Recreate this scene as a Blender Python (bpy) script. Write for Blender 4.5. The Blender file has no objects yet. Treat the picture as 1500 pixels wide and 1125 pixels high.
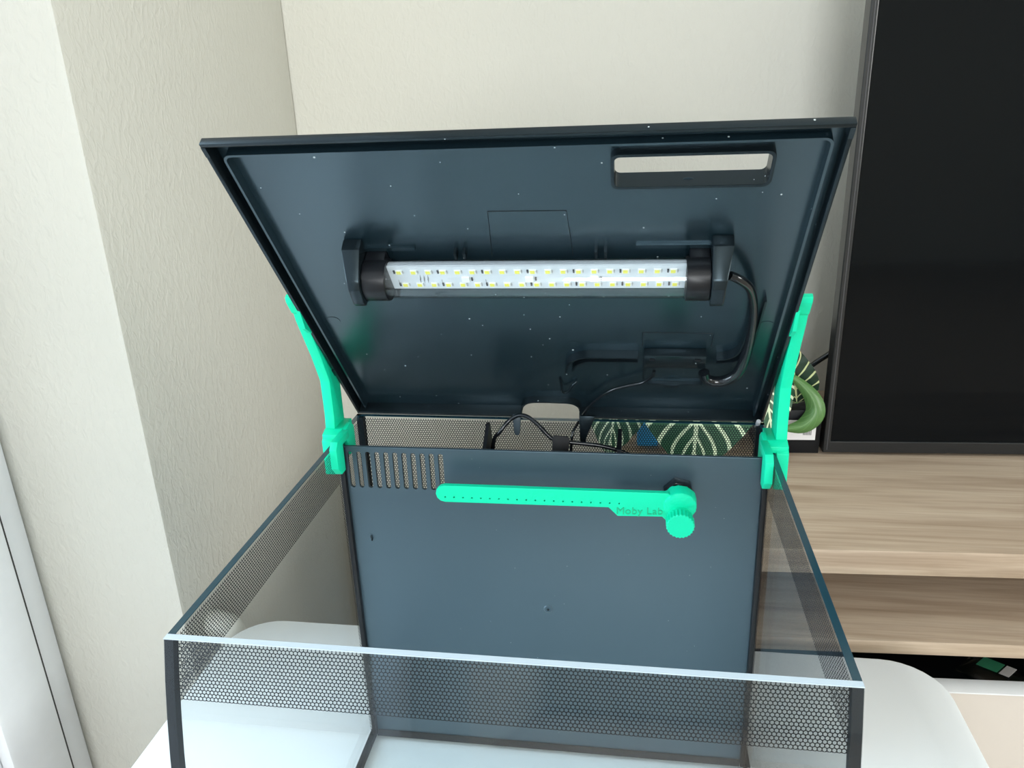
import bpy, bmesh, math, random
from mathutils import Vector, Matrix, Euler
random.seed(7)
scene = bpy.context.scene
COL = scene.collection

# ------------------------------------------------------------------ frame of reference
# X along the tank's width, Y into the room's depth, Z up, floor at 0, metres.
TZ = 0.756            # height of the tank's rim
TW, TD = 0.350, 0.312 # tank width and depth at the rim
TABLE = 0.450         # table top
YP = 0.2505           # face of the dark divider panel
LID_A = math.radians(51.18)

# ------------------------------------------------------------------ camera
cam_d = bpy.data.cameras.new('camera')
cam_d.sensor_width = 36.0
cam_d.lens = 36.0 * 1157.35 / 1500.0
cam_d.clip_start = 0.01
cam = bpy.data.objects.new('camera', cam_d)
COL.objects.link(cam)
right = Vector((0.98851399, 0.14649208, -0.03715042))
fwd = Vector((-0.15029887, 0.9271817, -0.34313897))
up = Vector((-0.01582196, 0.34478134, 0.93854968))
CAM_P = Vector((0.24191, -0.31241, 0.26210 + TZ))
m = Matrix.Identity(4)
for i in range(3):
    m[i][0], m[i][1], m[i][2], m[i][3] = right[i], up[i], -fwd[i], CAM_P[i]
cam.matrix_world = m
scene.camera = cam

# room frame: origin at the wall corner, a along the back wall, b towards the back
RM = 0.042
RN = math.sqrt(1 + RM * RM)
RC = Vector((-0.273, 0.900, 0.0))
RA = Vector((1, RM, 0)) / RN
RB = Vector((-RM, 1, 0)) / RN
def room(a, b, z):
    return RC + RA * a + RB * b + Vector((0, 0, z))

# ------------------------------------------------------------------ world, daylight, added fill, exposure
world = bpy.data.worlds.new('world')
scene.world = world
world.use_nodes = True
bg = world.node_tree.nodes['Background']
bg.inputs['Color'].default_value = (0.80, 0.90, 1.0, 1)
bg.inputs['Strength'].default_value = 1.2

def area_light(name, loc, look, sx, sy, power, color):
    ld = bpy.data.lights.new(name, 'AREA')
    ld.shape = 'RECTANGLE'
    ld.size, ld.size_y = sx, sy
    ld.energy = power
    ld.color = color
    o = bpy.data.objects.new(name, ld)
    COL.objects.link(o)
    o.location = loc
    o.rotation_euler = look.to_track_quat('-Z', 'Y').to_euler()
    return o
# daylight outside the balcony window in the left wall
area_light('window_daylight', room(-1.70, -0.75, 1.60), RA, 2.0, 2.6, 112, (0.70, 0.87, 1.0))
# added fill light outside an unseen, made-up window behind the camera
area_light('rear_fill_light', room(0.42, -4.28, 1.45), RB, 1.2, 1.5, 85, (0.97, 0.98, 1.0))
# fill light added to brighten the left wall, outside an invented right-hand window
area_light('right_fill_light', room(4.28, -1.75, 1.45), -RA, 1.6, 1.5, 78, (1.0, 0.98, 0.93))

scene.view_settings.view_transform = 'Standard'
scene.view_settings.look = 'None'
scene.view_settings.gamma = 1.0
scene.view_settings.use_curve_mapping = False
scene.view_settings.exposure = 0.33
scene.cycles.transparent_max_bounces = 40
scene.cycles.max_bounces = 10

# ------------------------------------------------------------------ materials
def new_mat(name):
    mt = bpy.data.materials.new(name)
    mt.use_nodes = True
    nt = mt.node_tree
    return mt, nt, nt.nodes['Principled BSDF']

def N(nt, typ, **kw):
    n = nt.nodes.new(typ)
    for k, v in kw.items():
        setattr(n, k, v)
    return n

def math_node(nt, op, a, b=None, clamp=False):
    n = nt.nodes.new('ShaderNodeMath')
    n.operation = op
    n.use_clamp = clamp
    for i, v in enumerate((a, b)):
        if v is None: continue
        if isinstance(v, (int, float)): n.inputs[i].default_value = v
        else: nt.links.new(v, n.inputs[i])
    return n.outputs[0]

def plain(name, col, rough=0.5, metal=0.0, noise=0.03, nscale=60, spec=0.5, bump=0.0, bscale=200, coat=0.0):
    mt, nt, b = new_mat(name)
    b.inputs['Roughness'].default_value = rough
    b.inputs['Metallic'].default_value = metal
    b.inputs['Specular IOR Level'].default_value = spec
    b.inputs['Coat Weight'].default_value = coat
    tc = N(nt, 'ShaderNodeTexCoord')
    nz = N(nt, 'ShaderNodeTexNoise')
    nz.inputs['Scale'].default_value = nscale
    nt.links.new(tc.outputs['Object'], nz.inputs['Vector'])
    rp = N(nt, 'ShaderNodeValToRGB')
    rp.color_ramp.elements[0].color = (*[max(0, c * (1 - noise)) for c in col], 1)
    rp.color_ramp.elements[1].color = (*[min(1, c * (1 + noise)) for c in col], 1)
    nt.links.new(nz.outputs['Fac'], rp.inputs['Fac'])
    nt.links.new(rp.outputs['Color'], b.inputs['Base Color'])
    if bump:
        bz = N(nt, 'ShaderNodeTexNoise')
        bz.inputs['Scale'].default_value = bscale
        nt.links.new(tc.outputs['Object'], bz.inputs['Vector'])
        bp = N(nt, 'ShaderNodeBump')
        bp.inputs['Strength'].default_value = bump
        bp.inputs['Distance'].default_value = 0.001
        nt.links.new(bz.outputs['Fac'], bp.inputs['Height'])
        nt.links.new(bp.outputs['Normal'], b.inputs['Normal'])
    return mt

def dusty(name, col, rough, spec=0.5, amount=0.085, cell=120):
    """dark moulded plastic with scattered specks of pale dust"""
    mt, nt, b = new_mat(name)
    b.inputs['Specular IOR Level'].default_value = spec
    tc = N(nt, 'ShaderNodeTexCoord')
    b.inputs['Roughness'].default_value = rough
    b.inputs['Specular Tint'].default_value = (0.66, 0.88, 1.0, 1)
    vo = N(nt, 'ShaderNodeTexVoronoi')
    vo.inputs['Scale'].default_value = cell
    nt.links.new(tc.outputs['Object'], vo.inputs['Vector'])
    sep = N(nt, 'ShaderNodeSeparateColor')
    nt.links.new(vo.outputs['Color'], sep.inputs['Color'])
    thr = math_node(nt, 'MULTIPLY', sep.outputs[1], amount)
    near = math_node(nt, 'LESS_THAN', vo.outputs['Distance'], thr)
    few = math_node(nt, 'GREATER_THAN', sep.outputs[0], 0.55)
    f = math_node(nt, 'MULTIPLY', near, few)
    mx = N(nt, 'ShaderNodeMix', data_type='RGBA')
    mx.inputs['A'].default_value = (*col, 1)
    mx.inputs['B'].default_value = (0.42, 0.46, 0.46, 1)
    nt.links.new(f, mx.inputs['Factor'])
    nt.links.new(mx.outputs['Result'], b.inputs['Base Color'])
    return mt

def plaster(name, col, strength):
    mt, nt, b = new_mat(name)
    b.inputs['Roughness'].default_value = 0.9
    b.inputs['Specular IOR Level'].default_value = 0.2
    b.inputs['Base Color'].default_value = (*col, 1)
    tc = N(nt, 'ShaderNodeTexCoord')
    n1 = N(nt, 'ShaderNodeTexNoise')
    n1.inputs['Scale'].default_value = 130
    n1.inputs['Detail'].default_value = 3
    n1.inputs['Distortion'].default_value = 0.8
    mp = N(nt, 'ShaderNodeMapping')
    mp.inputs['Scale'].default_value = (1, 1, 0.55)
    nt.links.new(tc.outputs['Object'], mp.inputs['Vector'])
    nt.links.new(mp.outputs['Vector'], n1.inputs['Vector'])
    rp = N(nt, 'ShaderNodeValToRGB')
    rp.color_ramp.elements[0].position = 0.42
    rp.color_ramp.elements[1].position = 0.68
    nt.links.new(n1.outputs['Fac'], rp.inputs['Fac'])
    bp = N(nt, 'ShaderNodeBump')
    bp.inputs['Strength'].default_value = strength
    bp.inputs['Distance'].default_value = 0.002
    nt.links.new(rp.outputs['Color'], bp.inputs['Height'])
    nt.links.new(bp.outputs['Normal'], b.inputs['Normal'])
    return mt

def wood(name):
    mt, nt, b = new_mat(name)
    b.inputs['Roughness'].default_value = 0.55
    tc = N(nt, 'ShaderNodeTexCoord')
    def streak(sx, sy, sz, sc, det, dist):
        mp = N(nt, 'ShaderNodeMapping')
        mp.inputs['Scale'].default_value = (sx, sy, sz)
        nt.links.new(tc.outputs['Object'], mp.inputs['Vector'])
        nz = N(nt, 'ShaderNodeTexNoise')
        nz.inputs['Scale'].default_value = sc
        nz.inputs['Detail'].default_value = det
        nz.inputs['Distortion'].default_value = dist
        nt.links.new(mp.outputs['Vector'], nz.inputs['Vector'])
        return nz.outputs['Fac']
    a = streak(1.3, 22, 30, 2.2, 6, 0.5)
    c = streak(4, 110, 150, 3.0, 4, 0.2)
    r1 = N(nt, 'ShaderNodeValToRGB')
    e = r1.color_ramp.elements
    e[0].position, e[0].color = 0.30, (0.33, 0.24, 0.165, 1)
    e[1].position, e[1].color = 0.72, (0.53, 0.425, 0.32, 1)
    mid = e.new(0.5)
    mid.color = (0.45, 0.345, 0.25, 1)
    nt.links.new(a, r1.inputs['Fac'])
    r2 = N(nt, 'ShaderNodeValToRGB')
    r2.color_ramp.elements[0].position, r2.color_ramp.elements[0].color = 0.35, (0.86, 0.85, 0.84, 1)
    r2.color_ramp.elements[1].position, r2.color_ramp.elements[1].color = 0.62, (1, 1, 1, 1)
    nt.links.new(c, r2.inputs['Fac'])
    mx = N(nt, 'ShaderNodeMix', data_type='RGBA', blend_type='MULTIPLY')
    mx.inputs['Factor'].default_value = 1.0
    nt.links.new(r1.outputs['Color'], mx.inputs['A'])
    nt.links.new(r2.outputs['Color'], mx.inputs['B'])
    nt.links.new(mx.outputs['Result'], b.inputs['Base Color'])
    return mt

def pane_glass(name, tint, f0=0.035, rough=0.0):
    """thin clear pane: see-through with a Fresnel reflection"""
    mt = bpy.data.materials.new(name)
    mt.use_nodes = True
    nt = mt.node_tree
    nt.nodes.remove(nt.nodes['Principled BSDF'])
    out = nt.nodes['Material Output']
    lw = N(nt, 'ShaderNodeLayerWeight')
    lw.inputs['Blend'].default_value = 0.5
    p5 = math_node(nt, 'POWER', lw.outputs['Facing'], 5.0)
    fr = math_node(nt, 'MULTIPLY_ADD', p5, 1 - f0)
    fr.node.inputs[2].default_value = f0
    tr = N(nt, 'ShaderNodeBsdfTransparent')
    tr.inputs['Color'].default_value = (*tint, 1)
    gl = N(nt, 'ShaderNodeBsdfGlossy')
    gl.inputs['Roughness'].default_value = rough
    ms = N(nt, 'ShaderNodeMixShader')
    nt.links.new(fr, ms.inputs['Fac'])
    nt.links.new(tr.outputs[0], ms.inputs[1])
    nt.links.new(gl.outputs[0], ms.inputs[2])
    nt.links.new(ms.outputs[0], out.inputs['Surface'])
    return mt

def honeycomb(name, pitch=2.2, radius=0.86):
    """screen print: black net with clear round holes on a hexagonal grid, UV in millimetres"""
    mt, nt, b = new_mat(name)
    out = nt.nodes['Material Output']
    b.inputs['Base Color'].default_value = (0.006, 0.010, 0.015, 1)
    b.inputs['Roughness'].default_value = 0.6
    b.inputs['Specular IOR Level'].default_value = 0.1
    uv = N(nt, 'ShaderNodeUVMap')
    sp = N(nt, 'ShaderNodeSeparateXYZ')
    nt.links.new(uv.outputs['UV'], sp.inputs[0])
    row = pitch * math.sqrt(3)
    def lattice(off):
        ds = []
        for o, p in ((sp.outputs[0], pitch), (sp.outputs[1], row)):
            q = math_node(nt, 'DIVIDE', o, p)
            q = math_node(nt, 'ADD', q, 100.0 + off)
            q = math_node(nt, 'FRACT', q)
            q = math_node(nt, 'SUBTRACT', q, 0.5)
            q = math_node(nt, 'MULTIPLY', q, p)
            ds.append(math_node(nt, 'MULTIPLY', q, q))
        return math_node(nt, 'ADD', ds[0], ds[1])
    d = math_node(nt, 'MINIMUM', lattice(0.0), lattice(0.5))
    hole = math_node(nt, 'LESS_THAN', d, radius * radius)
    tr = N(nt, 'ShaderNodeBsdfTransparent')
    ms = N(nt, 'ShaderNodeMixShader')
    nt.links.new(hole, ms.inputs['Fac'])
    nt.links.new(b.outputs[0], ms.inputs[1])
    nt.links.new(tr.outputs[0], ms.inputs[2])
    nt.links.new(ms.outputs[0], out.inputs['Surface'])
    return mt

def leaf_mat(name, dark, mid, vein, count, vw):
    """variegated leaf: pale midrib and side veins on dark green, from the leaf's own UV (s across, t along)"""
    mt, nt, b = new_mat(name)
    b.inputs['Roughness'].default_value = 0.42
    uv = N(nt, 'ShaderNodeUVMap')
    sp = N(nt, 'ShaderNodeSeparateXYZ')
    nt.links.new(uv.outputs['UV'], sp.inputs[0])
    s = math_node(nt, 'ABSOLUTE', sp.outputs[0])
    t = sp.outputs[1]
    midrib = math_node(nt, 'LESS_THAN', s, 0.045)
    q = math_node(nt, 'MULTIPLY', t, count)
    s15 = math_node(nt, 'POWER', s, 0.8)
    q2 = math_node(nt, 'MULTIPLY', s15, count * 0.30)
    q = math_node(nt, 'SUBTRACT', q, q2)
    q = math_node(nt, 'ADD', q, 20.0)
    fr = math_node(nt, 'FRACT', q)
    fr = math_node(nt, 'SUBTRACT', fr, 0.5)
    fr = math_node(nt, 'ABSOLUTE', fr)
    lat = math_node(nt, 'LESS_THAN', fr, vw)
    vm = math_node(nt, 'MAXIMUM', midrib, lat)
    tc = N(nt, 'ShaderNodeTexCoord')
    nz = N(nt, 'ShaderNodeTexNoise')
    nz.inputs['Scale'].default_value = 30
    nt.links.new(tc.outputs['Object'], nz.inputs['Vector'])
    m1 = N(nt, 'ShaderNodeMix', data_type='RGBA')
    m1.inputs['A'].default_value = (*dark, 1)
    m1.inputs['B'].default_value = (*mid, 1)
    nt.links.new(nz.outputs['Fac'], m1.inputs['Factor'])
    m2 = N(nt, 'ShaderNodeMix', data_type='RGBA')
    m2.inputs['B'].default_value = (*vein, 1)
    nt.links.new(vm, m2.inputs['Factor'])
    nt.links.new(m1.outputs['Result'], m2.inputs['A'])
    nt.links.new(m2.outputs['Result'], b.inputs['Base Color'])
    return mt

M = {}
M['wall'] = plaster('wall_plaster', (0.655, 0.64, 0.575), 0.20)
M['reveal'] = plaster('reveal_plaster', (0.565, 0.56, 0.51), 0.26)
M['ceiling'] = plain('ceiling_paint', (0.82, 0.82, 0.80), 0.9)
M['floor'] = plain('floor_laminate', (0.34, 0.28, 0.22), 0.5, noise=0.2, nscale=9)
M['window_white'] = plain('window_plastic', (0.80, 0.82, 0.85), 0.35)
M['gasket'] = plain('rubber_gasket', (0.03, 0.03, 0.03), 0.6)
M['window_glass'] = pane_glass('window_glass', (0.98, 0.99, 0.99))
M['table'] = plain('table_lacquer', (0.83, 0.86, 0.88), 0.28, noise=0.005)
M['wood'] = wood('sideboard_wood')
M['drawer'] = plain('drawer_front', (0.62, 0.565, 0.51), 0.4, noise=0.01)
M['drawer_edge'] = plain('drawer_edge', (0.76, 0.77, 0.78), 0.4, noise=0.01)
M['tv_black'] = plain('television_plastic', (0.010, 0.011, 0.012), 0.30)
M['screen'] = plain('television_screen', (0.002, 0.003, 0.004), 0.06, spec=0.16)
M['lid'] = dusty('lid_plastic', (0.006, 0.014, 0.019), 0.25, spec=1.0)
M['lid_gloss'] = dusty('lid_rim_plastic', (0.005, 0.008, 0.010), 0.26, spec=0.4)
M['panel'] = dusty('divider_plastic', (0.025, 0.043, 0.057), 0.34, spec=1.0, amount=0.08)
M['black'] = plain('black_plastic', (0.006, 0.007, 0.009), 0.34, spec=0.3)
M['black_gloss'] = plain('black_cable', (0.006, 0.008, 0.010), 0.18)
M['matte_black'] = plain('black_fabric', (0.005, 0.005, 0.006), 0.8)
M['silicone'] = plain('black_silicone', (0.004, 0.008, 0.012), 0.5, spec=0.25)
M['rim_dark'] = plain('glass_edge', (0.010, 0.045, 0.065), 0.15)
M['rim_front_glow'] = plain('glass_edge_painted_glow', (0.50, 0.58, 0.64), 0.3)  # front rim painted pale to stand for its edge-lit glow
M['glass'] = pane_glass('tank_glass', (0.975, 0.990, 0.992), f0=0.036)
M['tube'] = pane_glass('clear_tube', (0.97, 0.985, 0.985), f0=0.03)
M['print'] = honeycomb('honeycomb_print')
M['green'] = plain('green_print', (0.001, 0.60, 0.335), 0.48, noise=0.02, spec=0.25, bump=0.12, bscale=900)
M['green_text'] = plain('green_print_relief', (0.001, 0.36, 0.18), 0.5, noise=0.01)
M['pcb'] = plain('circuit_board_white', (0.66, 0.71, 0.77), 0.4, noise=0.01)
M['led_white'] = plain('led_case', (0.84, 0.85, 0.82), 0.3, noise=0.01)
M['led_yellow'] = plain('led_phosphor', (0.85, 0.80, 0.12), 0.3, noise=0.02)
M['chip'] = plain('resistor', (0.06, 0.06, 0.065), 0.5)
M['solder'] = plain('solder', (0.45, 0.46, 0.48), 0.35)
M['hinge_grey'] = plain('hinge_plastic', (0.05, 0.07, 0.085), 0.2, spec=0.9)
M['chrome'] = plain('screw_steel', (0.75, 0.75, 0.76), 0.2, metal=1.0)
M['white_plastic'] = plain('white_plastic', (0.62, 0.62, 0.57), 0.35, noise=0.01)
M['label'] = plain('label_paper', (0.72, 0.70, 0.70), 0.7)
M['label_ink'] = plain('label_ink', (0.16, 0.16, 0.16), 0.7)
M['blue'] = plain('blue_plastic', (0.05, 0.40, 0.80), 0.4)
M['soil'] = plain('soil', (0.03, 0.02, 0.012), 0.95, noise=0.5)
M['stem'] = plain('plant_stem', (0.10, 0.22, 0.05), 0.5, noise=0.2)
M['leaf'] = leaf_mat('leaf_variegated', (0.012, 0.060, 0.030), (0.028, 0.11, 0.045), (0.62, 0.72, 0.50), 9.0, 0.13)
M['leaf_dark'] = leaf_mat('leaf_striped_dark', (0.008, 0.022, 0.014), (0.014, 0.04, 0.022), (0.52, 0.56, 0.28), 6.0, 0.085)
M['leaf_back'] = leaf_mat('leaf_underside', (0.045, 0.12, 0.03), (0.09, 0.20, 0.055), (0.11, 0.22, 0.07), 7.0, 0.05)
M['packet_clear'] = pane_glass('clear_packet', (0.75, 0.88, 0.85), f0=0.10, rough=0.12)
M['packet_green'] = plain('packet_print_green', (0.05, 0.30, 0.16), 0.35, noise=0.3)

# ------------------------------------------------------------------ building helpers
BASE = {}
def link_mesh(name, verts, faces, mat, parent=None, smooth=False, uvs=None):
    """verts are world coordinates; a child keeps them relative to its thing's base"""
    off = Vector((0, 0, 0))
    if parent is not None:
        off = BASE[parent]
    me = bpy.data.meshes.new(name)
    me.from_pydata([tuple(Vector(v) - off) for v in verts], [], faces)
    if uvs is not None:
        ul = me.uv_layers.new(name='UVMap')
        for lp in me.loops:
            ul.data[lp.index].uv = uvs[lp.vertex_index]
    me.materials.append(M[mat])
    bm = bmesh.new(); bm.from_mesh(me)
    if uvs is None:
        bmesh.ops.recalc_face_normals(bm, faces=bm.faces)
    bm.to_mesh(me); bm.free()
    if smooth:
        for p in me.polygons: p.use_smooth = True
    o = bpy.data.objects.new(name, me)
    COL.objects.link(o)
    if parent is not None:
        o.parent = parent
        BASE[o] = off
    else:
        BASE[o] = Vector((0, 0, 0))
    return o

def link_bm(name, bm, mat, parent=None, smooth=False, angle=None):
    bm.verts.ensure_lookup_table()
    for i, v in enumerate(bm.verts): v.index = i
    vs = [v.co.copy() for v in bm.verts]
    fs = [[v.index for v in f.verts] for f in bm.faces]
    bm.free()
    o = link_mesh(name, vs, fs, mat, parent, smooth)
    if smooth and angle:
        o.data.set_sharp_from_angle(angle=math.radians(angle))
    return o

def thing(name, loc, label, cat, group=None):
    o = bpy.data.objects.new(name, None)
    o.empty_display_size = 0.02
    COL.objects.link(o)
    o.location = loc
    o['label'] = label; o['category'] = cat
    if group: o['group'] = group
    BASE[o] = Vector(loc)
    return o

def tag(o, label, cat, group=None):
    o['label'] = label; o['category'] = cat
    if group: o['group'] = group
    return o

def ident(p): return Vector(p)

def bm_box(lo, hi, T=ident, bevel=0.0, seg=2, bm=None):
    b2 = bmesh.new()
    vs = [b2.verts.new((x, y, z)) for x in (lo[0], hi[0]) for y in (lo[1], hi[1]) for z in (lo[2], hi[2])]
    for f in ((0, 1, 3, 2), (4, 6, 7, 5), (0, 4, 5, 1), (2, 3, 7, 6), (0, 2, 6, 4), (1, 5, 7, 3)):
        b2.faces.new([vs[i] for i in f])
    if bevel > 0:
        bmesh.ops.bevel(b2, geom=list(b2.edges), offset=bevel, segments=seg, profile=0.5, affect='EDGES')
    for v in b2.verts: v.co = T(v.co)
    if bm is None: return b2
    add_bm(bm, b2)
    return bm

def add_bm(bm, b2):
    mp = {v: bm.verts.new(v.co) for v in b2.verts}
    for f in b2.faces: bm.faces.new([mp[v] for v in f.verts])
    b2.free()

def box(name, lo, hi, mat, parent=None, T=ident, bevel=0.0, seg=2):
    return link_bm(name, bm_box(lo, hi, T, bevel, seg), mat, parent, bevel > 0, 35)

def bm_cyl(p0, p1, r0, r1=None, seg=24, caps=True):
    r1 = r0 if r1 is None else r1
    p0, p1 = Vector(p0), Vector(p1)
    d = (p1 - p0).normalized()
    x = d.orthogonal().normalized(); y = d.cross(x)
    bm = bmesh.new()
    A, B = [], []
    for i in range(seg):
        a = 2 * math.pi * i / seg
        e = x * math.cos(a) + y * math.sin(a)
        A.append(bm.verts.new(p0 + e * r0)); B.append(bm.verts.new(p1 + e * r1))
    for i in range(seg):
        j = (i + 1) % seg
        bm.faces.new((A[i], A[j], B[j], B[i]))
    if caps:
        bm.faces.new(A[::-1]); bm.faces.new(B)
    return bm

def cyl(name, p0, p1, r, mat, parent=None, r1=None, seg=24, T=ident, bevel=0.0):
    bm = bm_cyl(p0, p1, r, r1, seg)
    if bevel:
        ed = [e for e in bm.edges if any(len(f.verts) > 4 for f in e.link_faces)]
        bmesh.ops.bevel(bm, geom=ed, offset=bevel, segments=2, profile=0.5, affect='EDGES')
    for v in bm.verts: v.co = T(v.co)
    return link_bm(name, bm, mat, parent, True, 35)

def smooth_path(pts, n=8):
    pts = [Vector(p) for p in pts]
    P = [pts[0] * 2 - pts[1]] + pts + [pts[-1] * 2 - pts[-2]]
    out = []
    for i in range(1, len(P) - 2):
        for k in range(n):
            t = k / n
            a, b, c, d = P[i - 1], P[i], P[i + 1], P[i + 2]
            out.append(0.5 * ((2 * b) + (c - a) * t + (2 * a - 5 * b + 4 * c - d) * t * t + (3 * b - a - 3 * c + d) * t ** 3))
    out.append(pts[-1])
    return out

def bm_tube(pts, r, seg=10, n=8, flat=1.0):
    P = smooth_path(pts, n)
    bm = bmesh.new()
    rings = []
    x = None
    for i, p in enumerate(P):
        d = (P[min(i + 1, len(P) - 1)] - P[max(i - 1, 0)]).normalized()
        if x is None: x = d.orthogonal().normalized()
        x = (x - d * x.dot(d)).normalized()
        y = d.cross(x)
        rr = r(i / (len(P) - 1)) if callable(r) else r
        rings.append([bm.verts.new(p + (x * math.cos(2 * math.pi * k / seg) + y * math.sin(2 * math.pi * k / seg) * flat) * rr) for k in range(seg)])
    for A, B in zip(rings, rings[1:]):
        for k in range(seg):
            j = (k + 1) % seg
            bm.faces.new((A[k], A[j], B[j], B[k]))
    bm.faces.new(rings[0][::-1]); bm.faces.new(rings[-1])
    return bm

def tube(name, pts, r, mat, parent=None, seg=10, n=8, T=ident):
    return link_bm(name, bm_tube([T(p) for p in pts], r, seg, n), mat, parent, True, 50)

def prism(name, prof, c0, c1, mat, parent=None, T=ident, order=(1, 2, 0), bevel=0.0, smooth=False):
    """extrude a 2D profile; order maps (p, q, c) onto x, y, z slots"""
    bm = bm_prism(prof, c0, c1, T, order, bevel)
    return link_bm(name, bm, mat, parent, bevel > 0 or smooth, 35)

def bm_prism(prof, c0, c1, T=ident, order=(1, 2, 0), bevel=0.0):
    bm = bmesh.new()
    def pt(p, q, c):
        v = [0, 0, 0]
        v[order[0]], v[order[1]], v[order[2]] = p, q, c
        return Vector(v)
    A = [bm.verts.new(pt(p, q, c0)) for p, q in prof]
    B = [bm.verts.new(pt(p, q, c1)) for p, q in prof]
    n = len(prof)
    bm.faces.new(A[::-1]); bm.faces.new(B)
    for i in range(n):
        j = (i + 1) % n
        bm.faces.new((A[i], A[j], B[j], B[i]))
    if bevel:
        bmesh.ops.recalc_face_normals(bm, faces=bm.faces)
        bmesh.ops.bevel(bm, geom=list(bm.edges), offset=bevel, segments=2, profile=0.5, affect='EDGES', clamp_overlap=True)
    for v in bm.verts: v.co = T(v.co)
    return bm

def rrect(x0, y0, x1, y1, r, n=5):
    out = []
    for cx, cy, a0 in ((x1 - r, y1 - r, 0), (x0 + r, y1 - r, 90), (x0 + r, y0 + r, 180), (x1 - r, y0 + r, 270)):
        for k in range(n + 1):
            a = math.radians(a0 + 90 * k / n)
            out.append((cx + r * math.cos(a), cy + r * math.sin(a)))
    return out

def plate(name, outline, holes, c0, c1, mat, parent=None, T=ident, order=(0, 1, 2), bevel=0.0):
    """flat plate with real holes, filled from a 2D curve"""
    cu = bpy.data.curves.new('plate_outline', 'CURVE')
    cu.dimensions = '2D'; cu.fill_mode = 'BOTH'
    cu.extrude = abs(c1 - c0) / 2 - bevel
    cu.bevel_depth = bevel; cu.bevel_resolution = 1
    cu.offset = -bevel
    for pts in [outline] + list(holes):
        sp = cu.splines.new('POLY')
        sp.points.add(len(pts) - 1)
        for q, (x, y) in zip(sp.points, pts): q.co = (x, y, 0, 1)
        sp.use_cyclic_u = True
    co = bpy.data.objects.new('plate_outline', cu)
    COL.objects.link(co)
    dg = bpy.context.evaluated_depsgraph_get()
    me = bpy.data.meshes.new_from_object(co.evaluated_get(dg))
    COL.objects.unlink(co); bpy.data.objects.remove(co); bpy.data.curves.remove(cu)
    bm = bmesh.new(); bm.from_mesh(me); bpy.data.meshes.remove(me)
    bmesh.ops.remove_doubles(bm, verts=bm.verts, dist=1e-6)
    mid = (c0 + c1) / 2
    for v in bm.verts:
        w = [0, 0, 0]
        w[order[0]], w[order[1]], w[order[2]] = v.co.x, v.co.y, v.co.z + mid
        v.co = T(Vector(w))
    return link_bm(name, bm, mat, parent)

def struct(o):
    o['kind'] = 'structure'
    return o

# ------------------------------------------------------------------ the room
RT = lambda p: room(p[0], p[1], p[2])
ROOM_W, ROOM_D, ROOM_H = 4.0, 4.1, 2.5
REV = -0.5365      # where the left wall ends at the window reveal
struct(box('floor', (-0.35, -ROOM_D - 0.2, -0.06), (ROOM_W + 0.1, 0.15, 0.0), 'floor', T=RT))
struct(box('ceiling', (-0.35, -ROOM_D - 0.2, ROOM_H), (ROOM_W + 0.1, 0.15, ROOM_H + 0.06), 'ceiling', T=RT))
struct(box('wall_back', (-0.30, 0.0, 0.0), (ROOM_W, 0.12, ROOM_H), 'wall', T=RT))
struct(plate('wall_right', [(-ROOM_D, 0), (0.12, 0), (0.12, ROOM_H), (-ROOM_D, ROOM_H)],
             [[(-2.55, 0.70), (-2.55, 2.20), (-0.95, 2.20), (-0.95, 0.70)]], ROOM_W, ROOM_W + 0.1, 'wall', T=RT, order=(1, 2, 0)))
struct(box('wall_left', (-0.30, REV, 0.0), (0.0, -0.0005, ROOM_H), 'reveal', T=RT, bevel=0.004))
struct(box('wall_left_front', (-0.30, -ROOM_D, 0.0), (0.0, -2.62, ROOM_H), 'wall', T=RT))
struct(box('wall_left_lintel', (-0.30, -2.62, 2.40), (0.0, REV, ROOM_H), 'wall', T=RT))
struct(plate('wall_front', [(-0.30, 0), (ROOM_W, 0), (ROOM_W, ROOM_H), (-0.30, ROOM_H)],
             [[(-0.18, 0.70), (-0.18, 2.20), (1.02, 2.20), (1.02, 0.70)]], -ROOM_D - 0.12, -ROOM_D, 'wall', T=RT, order=(0, 2, 1)))

# balcony window in the left wall: fixed frame, sash, bead, pane
def window_part(name, a0, a1, b0, b1, z0, z1, mat, parent, bev=0.003):
    return box(name, (a0, b0, z0), (a1, b1, z1), mat, parent, T=RT, bevel=bev)
win = window_part('window_1', -0.235, -0.160, REV - 0.040, REV - 0.0012, 0.0, 2.40, 'window_white', None)
struct(win)
window_part('frame_side', -0.235, -0.160, -2.619, -2.575, 0.0, 2.40, 'window_white', win)
window_part('frame_head', -0.235, -0.160, -2.575, REV - 0.041, 2.345, 2.399, 'window_white', win)
window_part('frame_sill', -0.235, -0.160, -2.575, REV - 0.041, 0.001, 0.055, 'window_white', win)
window_part('sash_stile', -0.222, -0.146, REV - 0.118, REV - 0.043, 0.058, 2.342, 'window_white', win, 0.006)
window_part('sash_stile', -0.222, -0.146, -2.572, -2.490, 0.058, 2.342, 'window_white', win, 0.006)
window_part('sash_rail', -0.222, -0.146, -2.488, REV - 0.120, 2.265, 2.342, 'window_white', win, 0.006)
window_part('sash_rail', -0.222, -0.146, -2.488, REV - 0.120, 0.058, 0.135, 'window_white', win, 0.006)
window_part('glazing_bead', -0.195, -0.158, REV - 0.136, REV - 0.119, 0.137, 2.263, 'window_white', win, 0.002)
window_part('gasket_strip', -0.196, -0.150, REV - 0.0428, REV - 0.0402, 0.06, 2.34, 'gasket', win, 0.0)
window_part('window_pane', -0.192, -0.186, -2.488, REV - 0.137, 0.137, 2.263, 'window_glass', win, 0.0)
fill_win_rear = box('fill_window_rear', (-0.179, -ROOM_D - 0.09, 0.701), (1.019, -ROOM_D - 0.03, 0.760), 'window_white', None, T=RT)  # unseen window added so the rear fill light gets in
struct(fill_win_rear)
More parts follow.
